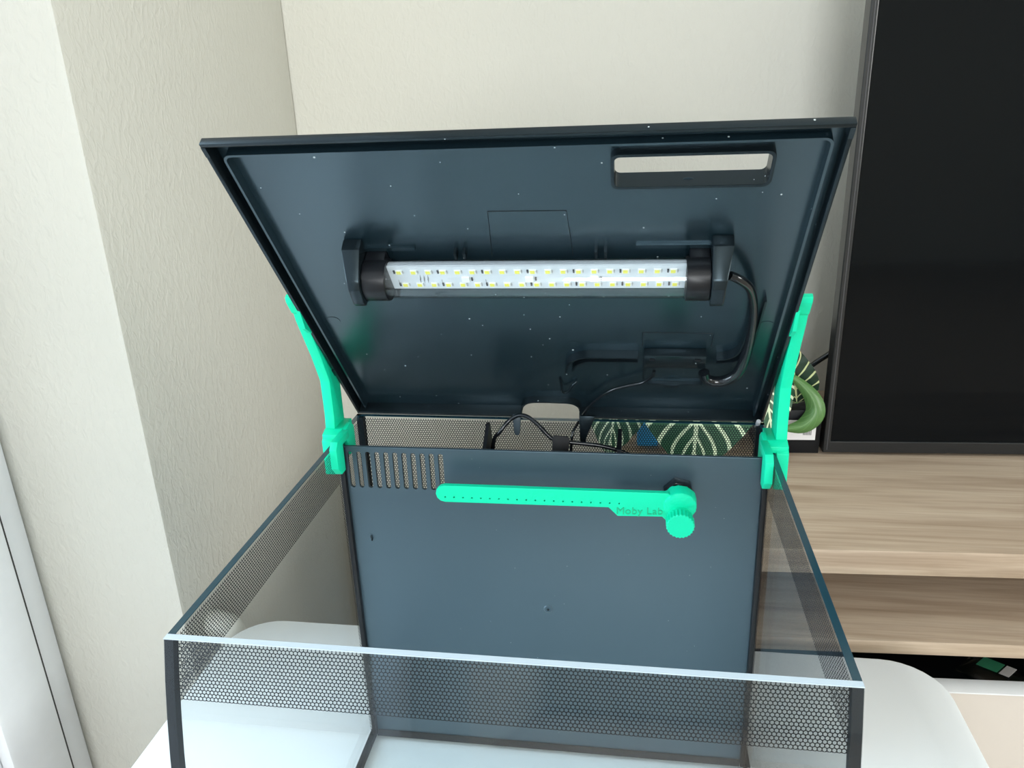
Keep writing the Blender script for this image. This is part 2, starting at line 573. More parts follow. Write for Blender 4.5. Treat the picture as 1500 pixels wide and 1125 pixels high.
for z0, z1, a0, a1 in ((2.14, 2.199, -0.179, 1.019), (0.761, 2.139, -0.179, -0.12), (0.761, 2.139, 0.96, 1.019)):
    box('fill_window_bar', (a0, -ROOM_D - 0.09, z0), (a1, -ROOM_D - 0.03, z1), 'window_white', fill_win_rear, T=RT)
box('window_pane', (-0.119, -ROOM_D - 0.063, 0.761), (0.959, -ROOM_D - 0.057, 2.139), 'window_glass', fill_win_rear, T=RT)  # pane of the added rear fill window

fill_win_right = box('fill_window_right', (ROOM_W + 0.03, -2.549, 0.701), (ROOM_W + 0.09, -0.951, 0.760), 'window_white', None, T=RT)  # made-up window, added as the opening for the right-hand fill
struct(fill_win_right)
for z0, z1, b0, b1 in ((2.14, 2.199, -2.549, -0.951), (0.761, 2.139, -2.549, -2.49), (0.761, 2.139, -1.01, -0.951)):
    box('fill_window_bar', (ROOM_W + 0.03, b0, z0), (ROOM_W + 0.09, b1, z1), 'window_white', fill_win_right, T=RT)
box('window_pane', (ROOM_W + 0.057, -2.489, 0.761), (ROOM_W + 0.063, -1.011, 2.139), 'window_glass', fill_win_right, T=RT)  # pane of the made-up right fill window

# ------------------------------------------------------------------ coffee table
tb = thing('coffee_table', (0.174, 0.06, 0), 'white lacquered coffee table with rounded corners under the aquarium', 'table')
prism('table_top', rrect(-0.209, -0.150, 0.557, 0.412, 0.055, 8), TABLE - 0.022, TABLE, 'table', tb, order=(0, 1, 2), bevel=0.0015)
for lx, ly in ((-0.15, -0.09), (0.50, -0.09), (-0.15, 0.34), (0.50, 0.34)):
    cyl('leg', (lx, ly, 0.0), (lx, ly, TABLE - 0.0225), 0.016, 'table', tb, r1=0.022)
prism('lower_frame', rrect(-0.13, -0.08, 0.48, 0.32, 0.03), TABLE - 0.060, TABLE - 0.0228, 'table', tb, order=(0, 1, 2))

# white rounded pipe end low on the left wall behind the table corner
rp = tube('heating_pipe', [room(0.020, -0.478, 0.002), room(0.020, -0.478, 0.30), room(0.020, -0.478, 0.405), room(0.019, -0.483, 0.428), room(0.006, -0.486, 0.437), room(0.002, -0.486, 0.437)], 0.0165, 'white_plastic', seg=18)
tag(rp, 'white rounded pipe elbow against the left wall behind the table corner', 'pipe')

# ------------------------------------------------------------------ sideboard with drawer
SF = -0.4815          # front plane of the boards in the room frame (b)
SL = 0.492            # left end (a)
SR = 2.15
sb = thing('sideboard', room(1.3, SF / 2, 0), 'oak-look wooden sideboard with open shelf below the television', 'sideboard')
S_TOP = TZ - 0.200
box('top_board', (SL, SF, S_TOP - 0.0295), (SR, -0.004, S_TOP), 'wood', sb, T=RT, bevel=0.0012)
box('shelf_board', (SL + 0.021, SF, TZ - 0.330), (SR - 0.021, -0.03, TZ - 0.313), 'wood', sb, T=RT, bevel=0.001)
box('side_panel', (SL, SF + 0.003, 0.06), (SL + 0.020, -0.004, S_TOP - 0.030), 'wood', sb, T=RT)
box('side_panel', (SR - 0.020, SF + 0.003, 0.06), (SR, -0.004, S_TOP - 0.030), 'wood', sb, T=RT)
box('back_panel', (SL + 0.021, -0.012, 0.06), (SR - 0.021, -0.004, S_TOP - 0.030), 'wood', sb, T=RT)
box('bottom_board', (SL + 0.021, SF + 0.003, 0.06), (SR - 0.021, -0.013, 0.078), 'wood', sb, T=RT)
box('plinth', (SL + 0.03, SF + 0.05, 0.0), (SR - 0.03, -0.05, 0.0595), 'black', sb, T=RT)
D_TOP = TZ - 0.369
dr = box('drawer_front', (SL + 0.023, SF - 0.010, 0.082), (1.35, SF + 0.002, D_TOP - 0.0002), 'drawer', sb, T=RT)
box('drawer_lip', (SL + 0.023, SF - 0.012, D_TOP - 0.001), (1.35, SF + 0.010, D_TOP + 0.001), 'drawer_edge', dr, T=RT, bevel=0.0005)
box('drawer_floor', (SL + 0.030, SF + 0.012, TZ - 0.42), (1.345, -0.06, TZ - 0.415), 'black', dr, T=RT)
dr2 = box('drawer_front', (1.353, SF - 0.010, 0.082), (SR - 0.023, SF + 0.002, D_TOP - 0.0002), 'drawer', sb, T=RT)
box('drawer_lip', (1.353, SF - 0.012, D_TOP - 0.001), (SR - 0.023, SF + 0.010, D_TOP + 0.001), 'drawer_edge', dr2, T=RT, bevel=0.0005)

# packets lying in the open drawer under the shelf
def packet(a, b, ang, ln, wd, label, mats, z):
    t = thing('plastic_packet', room(a, b, z), label, 'packet')
    Rz = Matrix.Rotation(ang, 3, 'Z')
    def T(p):
        q = Rz @ Vector((p[0], p[1], 0))
        return room(a + q.x, b + q.y, z + p[2] + 0.12 * p[0])
    bm = bmesh.new()
    nx, ny = 10, 6
    g = [[[None, None] for _ in range(ny + 1)] for _ in range(nx + 1)]
    rnd = random.Random(int(a * 1000))
    for i in range(nx + 1):
        for j in range(ny + 1):
            s, u = i / nx * 2 - 1, j / ny * 2 - 1
            h = 0.013 * max(0, 1 - s ** 4) * max(0, 1 - u ** 4) + rnd.uniform(-0.001, 0.001)
            for k, sg in enumerate((1, -1)):
                g[i][j][k] = bm.verts.new(T((s * ln / 2, u * wd / 2, 0.014 + sg * max(h, 0.0006))))
    for i in range(nx):
        for j in range(ny):
            for k in (0, 1):
                q = [g[i][j][k], g[i + 1][j][k], g[i + 1][j + 1][k], g[i][j + 1][k]]
                bm.faces.new(q if k == 0 else q[::-1])
    link_bm('bag', bm, mats[0], t, True)
    for kk, (x0, x1, mt) in enumerate(((-0.25, 0.05, mats[1]), (0.08, 0.22, 'label'))):
        box('printed_band', (x0 * ln, -0.3 * wd, 0.0278), (x1 * ln, 0.3 * wd, 0.0285), mt, t, T=T)
    return t
packet(0.925, SF + 0.055, math.radians(-48), 0.075, 0.034, 'crumpled clear packet with green and white print in the drawer', ('packet_clear', 'packet_green'), TZ - 0.4148)
packet(1.010, SF + 0.060, math.radians(-35), 0.06, 0.04, 'small teal-tinted packet beside the clear packet in the drawer', ('packet_clear', 'packet_green'), TZ - 0.4148)

# ------------------------------------------------------------------ television
tvb = -0.2480
TVL, TVR = 0.7555, 1.98
TV0 = S_TOP + 0.004
TVT = TV0 + 0.715
tv = thing('television', room((TVL + TVR) / 2, tvb + 0.02, S_TOP), 'large black flat-screen television standing on the sideboard', 'television')
plate('bezel', [(TVL, TV0), (TVR, TV0), (TVR, TVT), (TVL, TVT)], [[(TVL + 0.0085, TV0 + 0.016), (TVL + 0.0085, TVT - 0.009), (TVR - 0.0085, TVT - 0.009), (TVR - 0.0085, TV0 + 0.016)]], tvb, tvb + 0.022, 'tv_black', tv, T=RT, order=(0, 2, 1), bevel=0.0012)
box('screen', (TVL + 0.0086, tvb + 0.0022, TV0 + 0.0161), (TVR - 0.0086, tvb + 0.012, TVT - 0.0091), 'screen', tv, T=RT)
box('trim_line', (TVL + 0.0042, tvb - 0.0004, TV0 + 0.004), (TVL + 0.0050, tvb + 0.0004, TVT - 0.004), 'chip', tv, T=RT)
box('rear_housing', (TVL + 0.12, tvb + 0.0225, TV0 + 0.05), (TVR - 0.12, tvb + 0.055, TVT - 0.20), 'tv_black', tv, T=RT, bevel=0.008)
for fa in (TVL + 0.36, TVR - 0.36):
    box('foot', (fa - 0.02, tvb - 0.08, S_TOP + 0.0002), (fa + 0.02, tvb + 0.14, TV0 + 0.004), 'tv_black', tv, T=RT)
cb = tube('television_cable', [room(0.72, -0.150, S_TOP + 0.060), room(0.742, -0.150, S_TOP + 0.078), room(0.770, -0.155, S_TOP + 0.105), room(0.82, -0.165, S_TOP + 0.14), room(0.88, -0.192, S_TOP + 0.15)], 0.0038, 'black_gloss')
tag(cb, 'thin black cable running behind the television edge', 'cable')

# ------------------------------------------------------------------ things behind the tank on the sideboard
bx = thing('black_carton', room(0.715, -0.20, S_TOP), 'flat black carton with a white barcode sticker beside the television', 'box')
box('carton', (0.672, -0.243, S_TOP + 0.0004), (0.7515, -0.178, S_TOP + 0.062), 'black', bx, T=RT, bevel=0.001)
lb = box('sticker', (0.7080, -0.2438, S_TOP + 0.020), (0.7450, -0.2431, S_TOP + 0.048), 'label', bx, T=RT)
for k in range(6):
    a0 = 0.7290 + k * 0.0019
    box('printed_bar', (a0, -0.24405, S_TOP + 0.027), (a0 + 0.0011, -0.24382, S_TOP + 0.039), 'label_ink', lb, T=RT)
bl = box('blue_box', (0.514, -0.226, S_TOP + 0.0004), (0.542, -0.208, S_TOP + 0.034), 'blue', None, T=RT, bevel=0.002)
tag(bl, 'small bright blue box standing among the plant leaves', 'box')

# potted plant with pale-veined leaves
PX, PB = 0.655, -0.100
pl = thing('potted_plant', room(PX, PB, S_TOP), 'potted plant with dark green pale-veined leaves on the sideboard', 'plant')
def lathe(name, prof, c, mat, parent, seg=28):
    bm = bmesh.new()
    rings = []
    for r, z in prof:
        rings.append([bm.verts.new(c + Vector((r * math.cos(2 * math.pi * k / seg), r * math.sin(2 * math.pi * k / seg), z))) for k in range(seg)])
    for A, B in zip(rings, rings[1:]):
        for k in range(seg):
            j = (k + 1) % seg
            bm.faces.new((A[k], A[j], B[j], B[k]))
    bm.faces.new(rings[0][::-1]); bm.faces.new(rings[-1])
    return link_bm(name, bm, mat, parent, True, 40)
pc = room(PX, PB, S_TOP)
lathe('pot', [(0.052, 0.0005), (0.068, 0.105), (0.072, 0.106), (0.072, 0.118), (0.066, 0.118), (0.062, 0.100)], pc, 'black', pl)
lathe('soil', [(0.060, 0.095), (0.060, 0.102), (0.03, 0.104)], pc, 'soil', pl)

def leaf(name, base, tip, side, width, sag, mat, fold=0.18, droop=0.0, nu=14, nv=22, curl=0.0):
    base, tip = Vector(base), Vector(tip)
    ax = tip - base
    L = ax.length
    side = Vector(side); side = (side - ax.normalized() * side.dot(ax.normalized())).normalized()
    nrm = side.cross(ax).normalized()
    vs, uvs, fs = [], [], []
    for j in range(nv + 1):
        t = j / nv
        wt = width * (math.sin(math.pi * min(1, t ** 0.72)) ** 0.75) * (1 - 0.15 * t) + 0.0006
        c = base + ax * t + nrm * (sag * math.sin(math.pi * t)) + Vector((0, 0, -droop * t * t))
        for i in range(nu + 1):
            s = i / nu * 2 - 1
            rip = 0.0012 * math.sin(9 * t * 2 * math.pi * 0.9 - abs(s) * 4)
            off = nrm * (abs(s) * wt * fold + rip * abs(s) + curl * s * s * wt)
            vs.append(c + side * s * wt * (1 - 0.25 * curl * s * s) + off)
            uvs.append((s, t))
    for j in range(nv):
        for i in range(nu):
            a = j * (nu + 1) + i
            fs.append((a, a + 1, a + nu + 2, a + nu + 1))
    return link_mesh(name, vs, fs, mat, pl, True, uvs)

def rw(x, y, z): return Vector((x, y, z + TZ))
top = room(PX, PB, S_TOP + 0.10)
def stem(tipp, bow):
    midp = (top + tipp) / 2 + Vector(bow)
    tube('stem', [top + Vector((0, 0, -0.01)), midp, tipp], lambda t: 0.0030 - 0.0012 * t, 'stem', pl, seg=8)
LV = [  # base, tip, side vector, half width, sag, material
    ((0.330, 0.690, -0.040), (0.318, 0.600, -0.192), (1, 0.04, 0), 0.090, -0.012, 'leaf'),
    ((0.238, 0.700, -0.060), (0.212, 0.640, -0.190), (1, -0.1, 0.35), 0.052, -0.010, 'leaf'),
    ((0.400, 0.700, -0.060), (0.424, 0.662, -0.175), (1, 0.15, -0.25), 0.045, -0.008, 'leaf'),
    ((0.458, 0.705, -0.135), (0.440, 0.690, -0.048), (1, 0.0, 0.1), 0.030, 0.006, 'leaf_dark'),
    ((0.300, 0.760, 0.000), (0.262, 0.800, -0.120), (0.9, 0.3, 0.1), 0.040, -0.010, 'leaf'),
]
for bs, tp, sd, wd, sg, mt in LV:
    leaf('leaf', rw(*bs), rw(*tp), sd, wd, sg, mt)
    stem(rw(*bs), (0, -0.02, 0.05))
# curling leaf seen from its pale green underside
def curled_leaf():
    vs, uvs, fs = [], [], []
    nu, nv = 10, 26
    path = smooth_path([rw(0.428, 0.682, -0.080), rw(0.452, 0.680, -0.096), rw(0.470, 0.676, -0.116), rw(0.4745, 0.672, -0.136), rw(0.460, 0.666, -0.151), rw(0.435, 0.660, -0.154)], 6)
    nP = len(path) - 1
    for j, c in enumerate(path):
        t = j / nP
        d = (path[min(j + 1, nP)] - path[max(j - 1, 0)]).normalized()
        view = Vector((-0.25, -1, 0.35)).normalized()
        sd = d.cross(view).normalized()
        wt = 0.0022 + 0.0100 * math.sin(math.pi * min(1, t ** 1.4)) ** 0.9
        for i in range(nu + 1):
            s = i / nu * 2 - 1
            vs.append(c + sd * s * wt + view * (-(s * s) * wt * 0.9))
            uvs.append((s, t))
    for j in range(nP):
        for i in range(nu):
            a = j * (nu + 1) + i
            fs.append((a, a + 1, a + nu + 2, a + nu + 1))
    return link_mesh('leaf', vs, fs, 'leaf_back', pl, True, uvs)
curled_leaf()
stem(rw(0.428, 0.682, -0.080), (0, -0.01, 0.02))

# ------------------------------------------------------------------ aquarium
AQ = Vector((TW / 2, TD / 2, TABLE))
aq = thing('aquarium', AQ, 'open glass aquarium with bowed front, honeycomb print and dark rear divider on the table', 'aquarium')
GT = 0.0042           # glass thickness
ZB = TABLE + 0.0006   # underside of the bottom pane
def bow(t):           # front face, t metres below the rim
    return -(0.30 * t - 0.85 * t * t)
HT = TZ - ZB
def wz(t): return TZ - t
NB = 14
fr = [(bow(HT * k / NB), wz(HT * k / NB)) for k in range(NB + 1)]
# side panes: outline follows the bowed front
for x0, x1 in ((0.0, GT), (TW - GT, TW)):
    prof = [(y + GT, z) for y, z in fr] + [(TD, ZB), (TD, TZ)]
    sp_ = prism('side_pane', prof, x0, x1, 'glass', aq)
    box('rim_edge', (x0, GT, TZ - 0.0001), (x1, TD, TZ + 0.0004), 'rim_dark', sp_)
    xi = x1 + 0.0003 if x0 == 0 else x0 - 0.0003
    # printed strip along the rim and over the rear chamber, on the inner face
    st = 0.034
    nS = 6
    pts = [(bow(st * k / nS) + GT + 0.0046, TZ - 0.0012 - (st - 0.0012) * k / nS) for k in range(nS + 1)]
    pts += [(YP - 0.007, TZ - st), (YP - 0.007, ZB + 0.006), (TD - GT, ZB + 0.006), (TD - GT, TZ - 0.0012)]
    link_mesh('honeycomb_print', [(xi, y, z) for y, z in pts], [list(range(len(pts)))], 'print', sp_, False,
              [((y) * 1000, (z - TZ) * 1000) for y, z in pts])
fp_prof = fr + [(y + GT, z) for y, z in reversed(fr)]
fpane = prism('front_pane', fp_prof, 0.0, TW, 'glass', aq, smooth=True)
fpane.data.set_sharp_from_angle(angle=math.radians(30))
box('rim_edge', (0.0, 0.0001, TZ - 0.0001), (TW, GT - 0.0001, TZ + 0.0005), 'rim_front_glow', fpane)
nS = 10; st = 0.0345
vs, uvs, fs = [], [], []
for k in range(nS + 1):
    t = 0.0012 + (st - 0.0012) * k / nS
    for x in (GT + 0.0012, TW - GT - 0.0012):
        vs.append((x, bow(t) + GT + 0.0003, wz(t))); uvs.append((x * 1000, -t * 1030))
for k in range(nS):
    fs.append((2 * k, 2 * k + 1, 2 * k + 3, 2 * k + 2))
link_mesh('honeycomb_print', vs, fs, 'print', fpane, False, uvs)
bk = box('back_pane', (GT, TD - GT, ZB), (TW - GT, TD, TZ), 'glass', aq)
box('rim_edge', (0.0, TD - GT, TZ - 0.0001), (TW, TD, TZ + 0.0004), 'rim_dark', bk)
yb = TD - GT - 0.0003
link_mesh('honeycomb_print', [(GT, yb, ZB + 0.006), (TW - GT, yb, ZB + 0.006), (TW - GT, yb, TZ - 0.0012), (GT, yb, TZ - 0.0012)], [(0, 1, 2, 3)], 'print', bk, False,
          [(GT * 1000, -300), ((TW - GT) * 1000, -300), ((TW - GT) * 1000, -1.2), (GT * 1000, -1.2)])
prism('bottom_pane', [(GT, GT + bow(HT) + 0.0003), (TW - GT, GT + bow(HT) + 0.0003), (TW - GT, TD - GT), (GT, TD - GT)], ZB, ZB + GT, 'glass', aq, order=(0, 1, 2))
# black silicone seams
for x0, x1 in ((0.0002, GT + 0.0012), (TW - GT - 0.0012, TW - 0.0002)):
    prof = [(y + 0.0003, z) for y, z in fr] + [(y + GT + 0.0012, z) for y, z in reversed(fr)]
    prof[0] = (prof[0][0], TZ - 0.0004); prof[-1] = (prof[-1][0], TZ - 0.0004)
    prism('corner_seam', prof, x0, x1, 'silicone', aq)
    box('bottom_seam', (max(x0, GT * 0.5) if x0 < 0.1 else x0, GT + bow(HT), ZB + 0.0002), (x1 + (0.0016 if x0 < 0.1 else 0), TD - GT, ZB + GT + 0.0020), 'silicone', aq)
    xs = (GT * 0.3, GT + 0.0028) if x0 < 0.1 else (TW - GT - 0.0028, TW - GT * 0.3)
    box('rear_seam', (xs[0], TD - GT - 0.0025, ZB), (xs[1], TD - 0.0002, TZ - 0.0006), 'silicone', aq)
    # rail that holds the divider against the side pane
    xr = (GT + 0.0005, GT + 0.0048) if x0 < 0.1 else (TW - GT - 0.0048, TW - GT - 0.0005)
    box('divider_rail', (xr[0], YP - 0.0045, ZB + GT), (xr[1], YP + 0.004, TZ - 0.0035), 'black', aq, bevel=0.0008)
# divider panel with eleven vent slots
e0, e1 = GT + 0.0012, TW - GT - 0.0012
outl = [(e0, ZB + GT + 0.0005), (e1, ZB + GT + 0.0005), (e1, TZ - 0.0030), (e0, TZ - 0.0030)]
slots = []
def capsule(x, z0, z1, r, lean=0.0, n=6):
    out = []
    for k in range(n + 1):
        a = math.pi * k / n
        out.append((x + lean + r * math.cos(a), z1 - r + r * math.sin(a)))
    for k in range(n + 1):
        a = math.pi + math.pi * k / n
        out.append((x + r * math.cos(a), z0 + r + r * math.sin(a)))
    return out
for k in range(11):
    slots.append(capsule(0.0132 + k * 0.00765, TZ - 0.0405, TZ - 0.0075, 0.0020))
dv = plate('divider_panel', outl, slots + [], YP, YP + 0.0030, 'panel', aq, order=(0, 2, 1), bevel=0.0003)
cyl('moulding_mark', (0.1742, YP - 0.0008, TZ - 0.1502), (0.1742, YP - 0.0001, TZ - 0.1502), 0.0032, 'panel', dv, r1=0.0040, seg=18)
cyl('moulding_pin', (0.1742, YP - 0.0013, TZ - 0.1502), (0.1742, YP - 0.0008, TZ - 0.1502), 0.0011, 'lid_gloss', dv, seg=12)
tube('plastic_burr', [(0.0244, YP - 0.0004, TZ - 0.0905), (0.0246, YP - 0.0014, TZ - 0.088), (0.0240, YP - 0.001, TZ - 0.0855)], 0.0007, 'lid_gloss', dv, seg=6)
prism('skirting_strip', [(YP - 0.0042, ZB + GT + 0.0006), (YP - 0.0005, ZB + GT + 0.0050), (YP - 0.0002, ZB + GT + 0.0006)], e0 + 0.004, e1 - 0.004, 'silicone', aq)
for xw, y0, y1, tz in ((0.1205, YP + 0.004, 0.300, 0.004), (0.2310, YP + 0.004, 0.296, -0.001)):
    if xw < 0.2:
        prism('chamber_wall', [(y0, ZB + GT + 0.001), (y1, ZB + GT + 0.001), (y1, TZ - 0.012), (y1 - 0.006, TZ + 0.0025), (y1 - 0.010, TZ + 0.0025), (y0, TZ - 0.022)], xw, xw + 0.003, 'black', aq)
    else:
        box('chamber_wall', (xw, y0, ZB + GT + 0.001), (xw + 0.0032, y1, TZ + tz), 'black', aq)
# pump outlet fitting: threaded pipe and hexagonal nut in front of the divider
NX, NZ = 0.2790, TZ - 0.0325
of = None
bm = bm_cyl((NX, YP - 0.0002, NZ), (NX, YP - 0.011, NZ), 0.0122, seg=6)
bmesh.ops.bevel(bm, geom=list(bm.edges), offset=0.0007, segments=2, profile=0.5, affect='EDGES')
of = link_bm('outlet_nut', bm, 'black_gloss', aq, True, 35)
cyl('collar', (NX, YP - 0.0112, NZ), (NX, YP - 0.014, NZ), 0.0100, 'black_gloss', of, seg=24)

# ------------------------------------------------------------------ green printed arm with knob
ar = thing('green_arm', (NX, YP - 0.022, NZ), 'bright green printed plastic arm with pinholes and ribbed knob on the divider', 'arm')
YA = YP - 0.0245      # front face of the arm
YT = 0.0045
z_ = lambda d: TZ + d
out = []
for k in range(7):    # rounded free end
    a = math.radians(90 + 180 * k / 6)
    out.append((0.0975 + 0.0072 * math.cos(a), z_(-0.0302) + 0.0072 * math.sin(a)))
out += [(0.2255, z_(-0.0366)), (0.2325, z_(-0.0437)), (0.2660, z_(-0.0428)), (0.2700, z_(-0.0470)), (0.2760, z_(-0.0435)), (0.2790, z_(-0.0300)), (0.2700, z_(-0.0228)), (0.2640, z_(-0.0228))]
holes = []
for k in range(20):
    x = 0.0978 + k * 0.00715
    zz = z_(-0.0330)
    holes.append([(x + 0.00062 * math.cos(2 * math.pi * q / 8), zz + 0.00062 * math.sin(2 * math.pi * q / 8)) for q in range(8)])
AR_LO = math.radians(0.6)
plate('arm_bar', out, holes, YA, YA + YT, 'green', ar, order=(0, 2, 1), bevel=0.0004)
# elbow: domed round socket reaching back to the nut, neck turned down to the knob
cyl('socket', (NX, YP - 0.0145, NZ), (NX, YA - 0.001, NZ - 0.001), 0.0128, 'green', ar, r1=0.0122, seg=36, bevel=0.0012)
cyl('neck', (NX, YA + 0.002, TZ - 0.0425), (NX, YA - 0.0050, TZ - 0.0425), 0.0098, 'green', ar, r1=0.0086, seg=32)
kn0 = Vector((NX, YA - 0.0048, TZ - 0.0425)); kn1 = Vector((NX, YA - 0.0135, TZ - 0.0430))
bm = bmesh.new()
d = (kn1 - kn0).normalized(); xx = Vector((1, 0, 0)); yy = d.cross(xx).normalized()
rings = []
NK = 96
for r_, t_ in ((0.0, 0.0), (0.0094, 0.0), (0.0101, 0.06), (0.0101, 0.94), (0.0095, 1.0), (0.0, 1.0)):
    c = kn0.lerp(kn1, t_)
    rg = []
    for k in range(NK):
        a = 2 * math.pi * k / NK
        rr = r_ + (0.00042 * math.cos(a * 24) if r_ > 0 else 0)
        rg.append(bm.verts.new(c + (xx * math.cos(a) + yy * math.sin(a)) * rr))
    rings.append(rg)
for A, B in zip(rings, rings[1:]):
    for k in range(NK):
        j = (k + 1) % NK
        bm.faces.new((A[k], A[j], B[j], B[k]))
bmesh.ops.remove_doubles(bm, verts=bm.verts, dist=1e-6)
link_bm('knob', bm, 'green', ar, True, 35)
fc = bpy.data.curves.new('lettering', 'FONT')
fc.body = 'Moby Lab'
fc.size = 0.0084; fc.extrude = 0.00030; fc.space_character = 1.05
fo = bpy.data.objects.new('lettering', fc)
COL.objects.link(fo)
dg = bpy.context.evaluated_depsgraph_get()
me = bpy.data.meshes.new_from_object(fo.evaluated_get(dg))
COL.objects.unlink(fo); bpy.data.objects.remove(fo)
xs = [v.co.x for v in me.vertices]; x0_, x1_ = min(xs), max(xs)
vsx = [(0.2318 + (v.co.x - x0_) / (x1_ - x0_) * 0.0345, YA - 0.0002 - v.co.z * 0.9, z_(-0.0418) + v.co.y + 0.03 * (v.co.x - x0_)) for v in me.vertices]
link_mesh('lettering', vsx, [list(p.vertices) for p in me.polygons], 'green_text', ar)
bpy.data.meshes.remove(me)

# ------------------------------------------------------------------ lid, standing open on its rear hinge
CA, SA = math.cos(LID_A), math.sin(LID_A)
HY, HZ = 0.3143, TZ - 0.0008
def LT(p):   # lid frame: u across, v from the hinge to the free edge, w out of the underside
    u, v, w = p
    return Vector((u, HY - CA * v - SA * w, HZ + SA * v - CA * w))
LU0, LU1, LL = -0.0004, 0.3500, 0.3125
WS = -0.0100          # underside surface
# plate outline with the cable notch at the hinge edge and the feeding slot
c_ = 0.004
LE = LL - 0.0100
outl = [(LU0, 0.004), (0.1475, 0.004), (0.149, 0.010), (0.154, 0.0165), (0.162, 0.019), (0.178, 0.019), (0.1905, 0.0175), (0.1965, 0.012), (0.198, 0.004), (LU1, 0.004), (LU1, LE), (LU0, LE)]
slot = rrect(0.2300, 0.2680, 0.3140, 0.2905, 0.0035, 4)
ld = plate('lid', outl, [slot[::-1]], WS - 0.0030, WS, 'lid', aq, T=LT)
ld['label'] = 'black plastic lid standing open with a feeding slot'
# skirt all round
sk = 0.0026
prism('skirt', [(LL, 0.0), (LL, -0.0052), (LE, WS - 0.0030), (LE, WS), (LL - sk, -0.0050), (LL - sk, 0.0)], LU0, LU1, 'lid_gloss', ld, T=LT, order=(1, 2, 0), bevel=0.0005)
for u0, u1 in ((LU0, LU0 + sk), (LU1 - sk, LU1)):
    prism('skirt', [(u0, 0.004), (u1, 0.004), (u1, LE), (u0, LE)], WS - 0.0030, 0.0, 'lid_gloss', ld, T=LT, order=(0, 1, 2), bevel=0.0006)
for u0, u1 in ((LU0, LU0 + sk), (LU1 - sk, LU1)):
    prism('skirt_corner', [(LE + 0.0001, WS - 0.0029), (LE + 0.0001, 0.0), (LL - sk - 0.0001, 0.0), (LL - sk - 0.0001, -0.0064)], u0, u1, 'lid_gloss', ld, T=LT, order=(1, 2, 0))
for u0, u1 in ((LU0, 0.1480), (0.1975, LU1)):
    prism('skirt', [(u0, 0.0005), (u1, 0.0005), (u1, 0.0040), (u0, 0.0040)], WS - 0.0030, 0.0, 'lid_gloss', ld, T=LT, order=(0, 1, 2), bevel=0.0005)
# raised rib inside the skirt with rounded corners
ro = rrect(LU0 + 0.0075, -0.02, LU1 - 0.0075, LL - 0.0112, 0.005, 5)
ri = rrect(LU0 + 0.0090, -0.02, LU1 - 0.0090, LL - 0.0127, 0.0038, 5)
half = len(ro) // 2
po, pi_ = ro[:half], ri[:half]
po = [(po[0][0], 0.006)] + po + [(po[-1][0], 0.006)]
pi_ = [(pi_[0][0], 0.006)] + pi_ + [(pi_[-1][0], 0.006)]
prism('inner_rib', po + pi_[::-1], WS + 0.0001, WS + 0.0072, 'lid', ld, T=LT, order=(0, 1, 2))
# collar of the feeding slot
plate('slot_collar', rrect(0.2282, 0.2662, 0.3158, 0.2923, 0.0048, 5), [rrect(0.2302, 0.2682, 0.3138, 0.2903, 0.0034, 5)[::-1]], WS - 0.0060, WS + 0.0058, 'lid_gloss', ld, T=LT, bevel=0.0003)
# fine scored rectangles and moulding marks
def score(pts, name='score_line', r=0.00022, mat='black'):
    bm = bmesh.new()
    for a, b in zip(pts, pts[1:]):
        add_bm(bm, bm_cyl(LT((a[0], a[1], WS + 0.0001)), LT((b[0], b[1], WS + 0.0001)), r, seg=5))
    return link_bm(name, bm, mat, ld)
score([(0.1500, 0.203), (0.1530, 0.2448), (0.2012, 0.2442), (0.2030, 0.203)])
score([(0.2490, 0.097), (0.2490, 0.1165), (0.2992, 0.1155), (0.2992, 0.097)])
for cu_, cv_, rr in ((0.0169, 0.1293, 0.0052), (0.3345, 0.1258, 0.0052), (0.1976, 0.0995, 0.0050), (0.2713, 0.2642, 0.0050), (0.2189, 0.0190, 0.0050), (0.1354, 0.0160, 0.0045), (0.3290, 0.0180, 0.0050)):
    cyl('moulding_disc', (cu_, cv_, WS), (cu_, cv_, WS + 0.0003), rr, 'lid', ld, seg=24, T=LT)
for u in (0.1300, 0.2210):
    for du in (-0.0030, 0.0030):
        box('lamp_rib', (u + du - 0.0009, 0.2060, WS + 0.0001), (u + du + 0.0009, 0.2120, WS + 0.0055), 'lid_gloss', ld, T=LT)
for u0, u1 in ((0.060, 0.100), (0.243, 0.292)):
    box('lamp_pad', (u0, 0.2108, WS + 0.0001), (u1, 0.2140, WS + 0.0018), 'lid', ld, T=LT)
# cable channel ribs on the left, junction box, guide on the right, clip and hook
def rib_path(pts, h, th=0.0013, name='cable_rib', n=6):
    P = smooth_path([(p[0], p[1], 0) for p in pts], n)
    a, b = [], []
    for i, p in enumerate(P):
        dd = (P[min(i + 1, len(P) - 1)] - P[max(i - 1, 0)]).normalized()
        nn = Vector((-dd.y, dd.x, 0)) * th / 2
        a.append(((p + nn).x, (p + nn).y)); b.append(((p - nn).x, (p - nn).y))
    return prism(name, a + b[::-1], WS + 0.0001, WS + h, 'lid_gloss', ld, T=LT, order=(0, 1, 2))
rib_path([(0.1900, 0.0700), (0.1935, 0.0830), (0.2020, 0.0900), (0.2120, 0.0915), (0.2460, 0.0915)], 0.0070)
rib_path([(0.1955, 0.0690), (0.1985, 0.0765), (0.2060, 0.0820), (0.2140, 0.0830), (0.2460, 0.0830)], 0.0050)
jb = box('junction_box', (0.2505, 0.0800, WS + 0.0001), (0.2960, 0.0960, WS + 0.0075), 'lid_gloss', ld, T=LT, bevel=0.0006)
for u in (0.2545, 0.2880):
    box('box_latch', (u, 0.0905, WS + 0.0074), (u + 0.0040, 0.0925, WS + 0.0082), 'black', ld, T=LT)
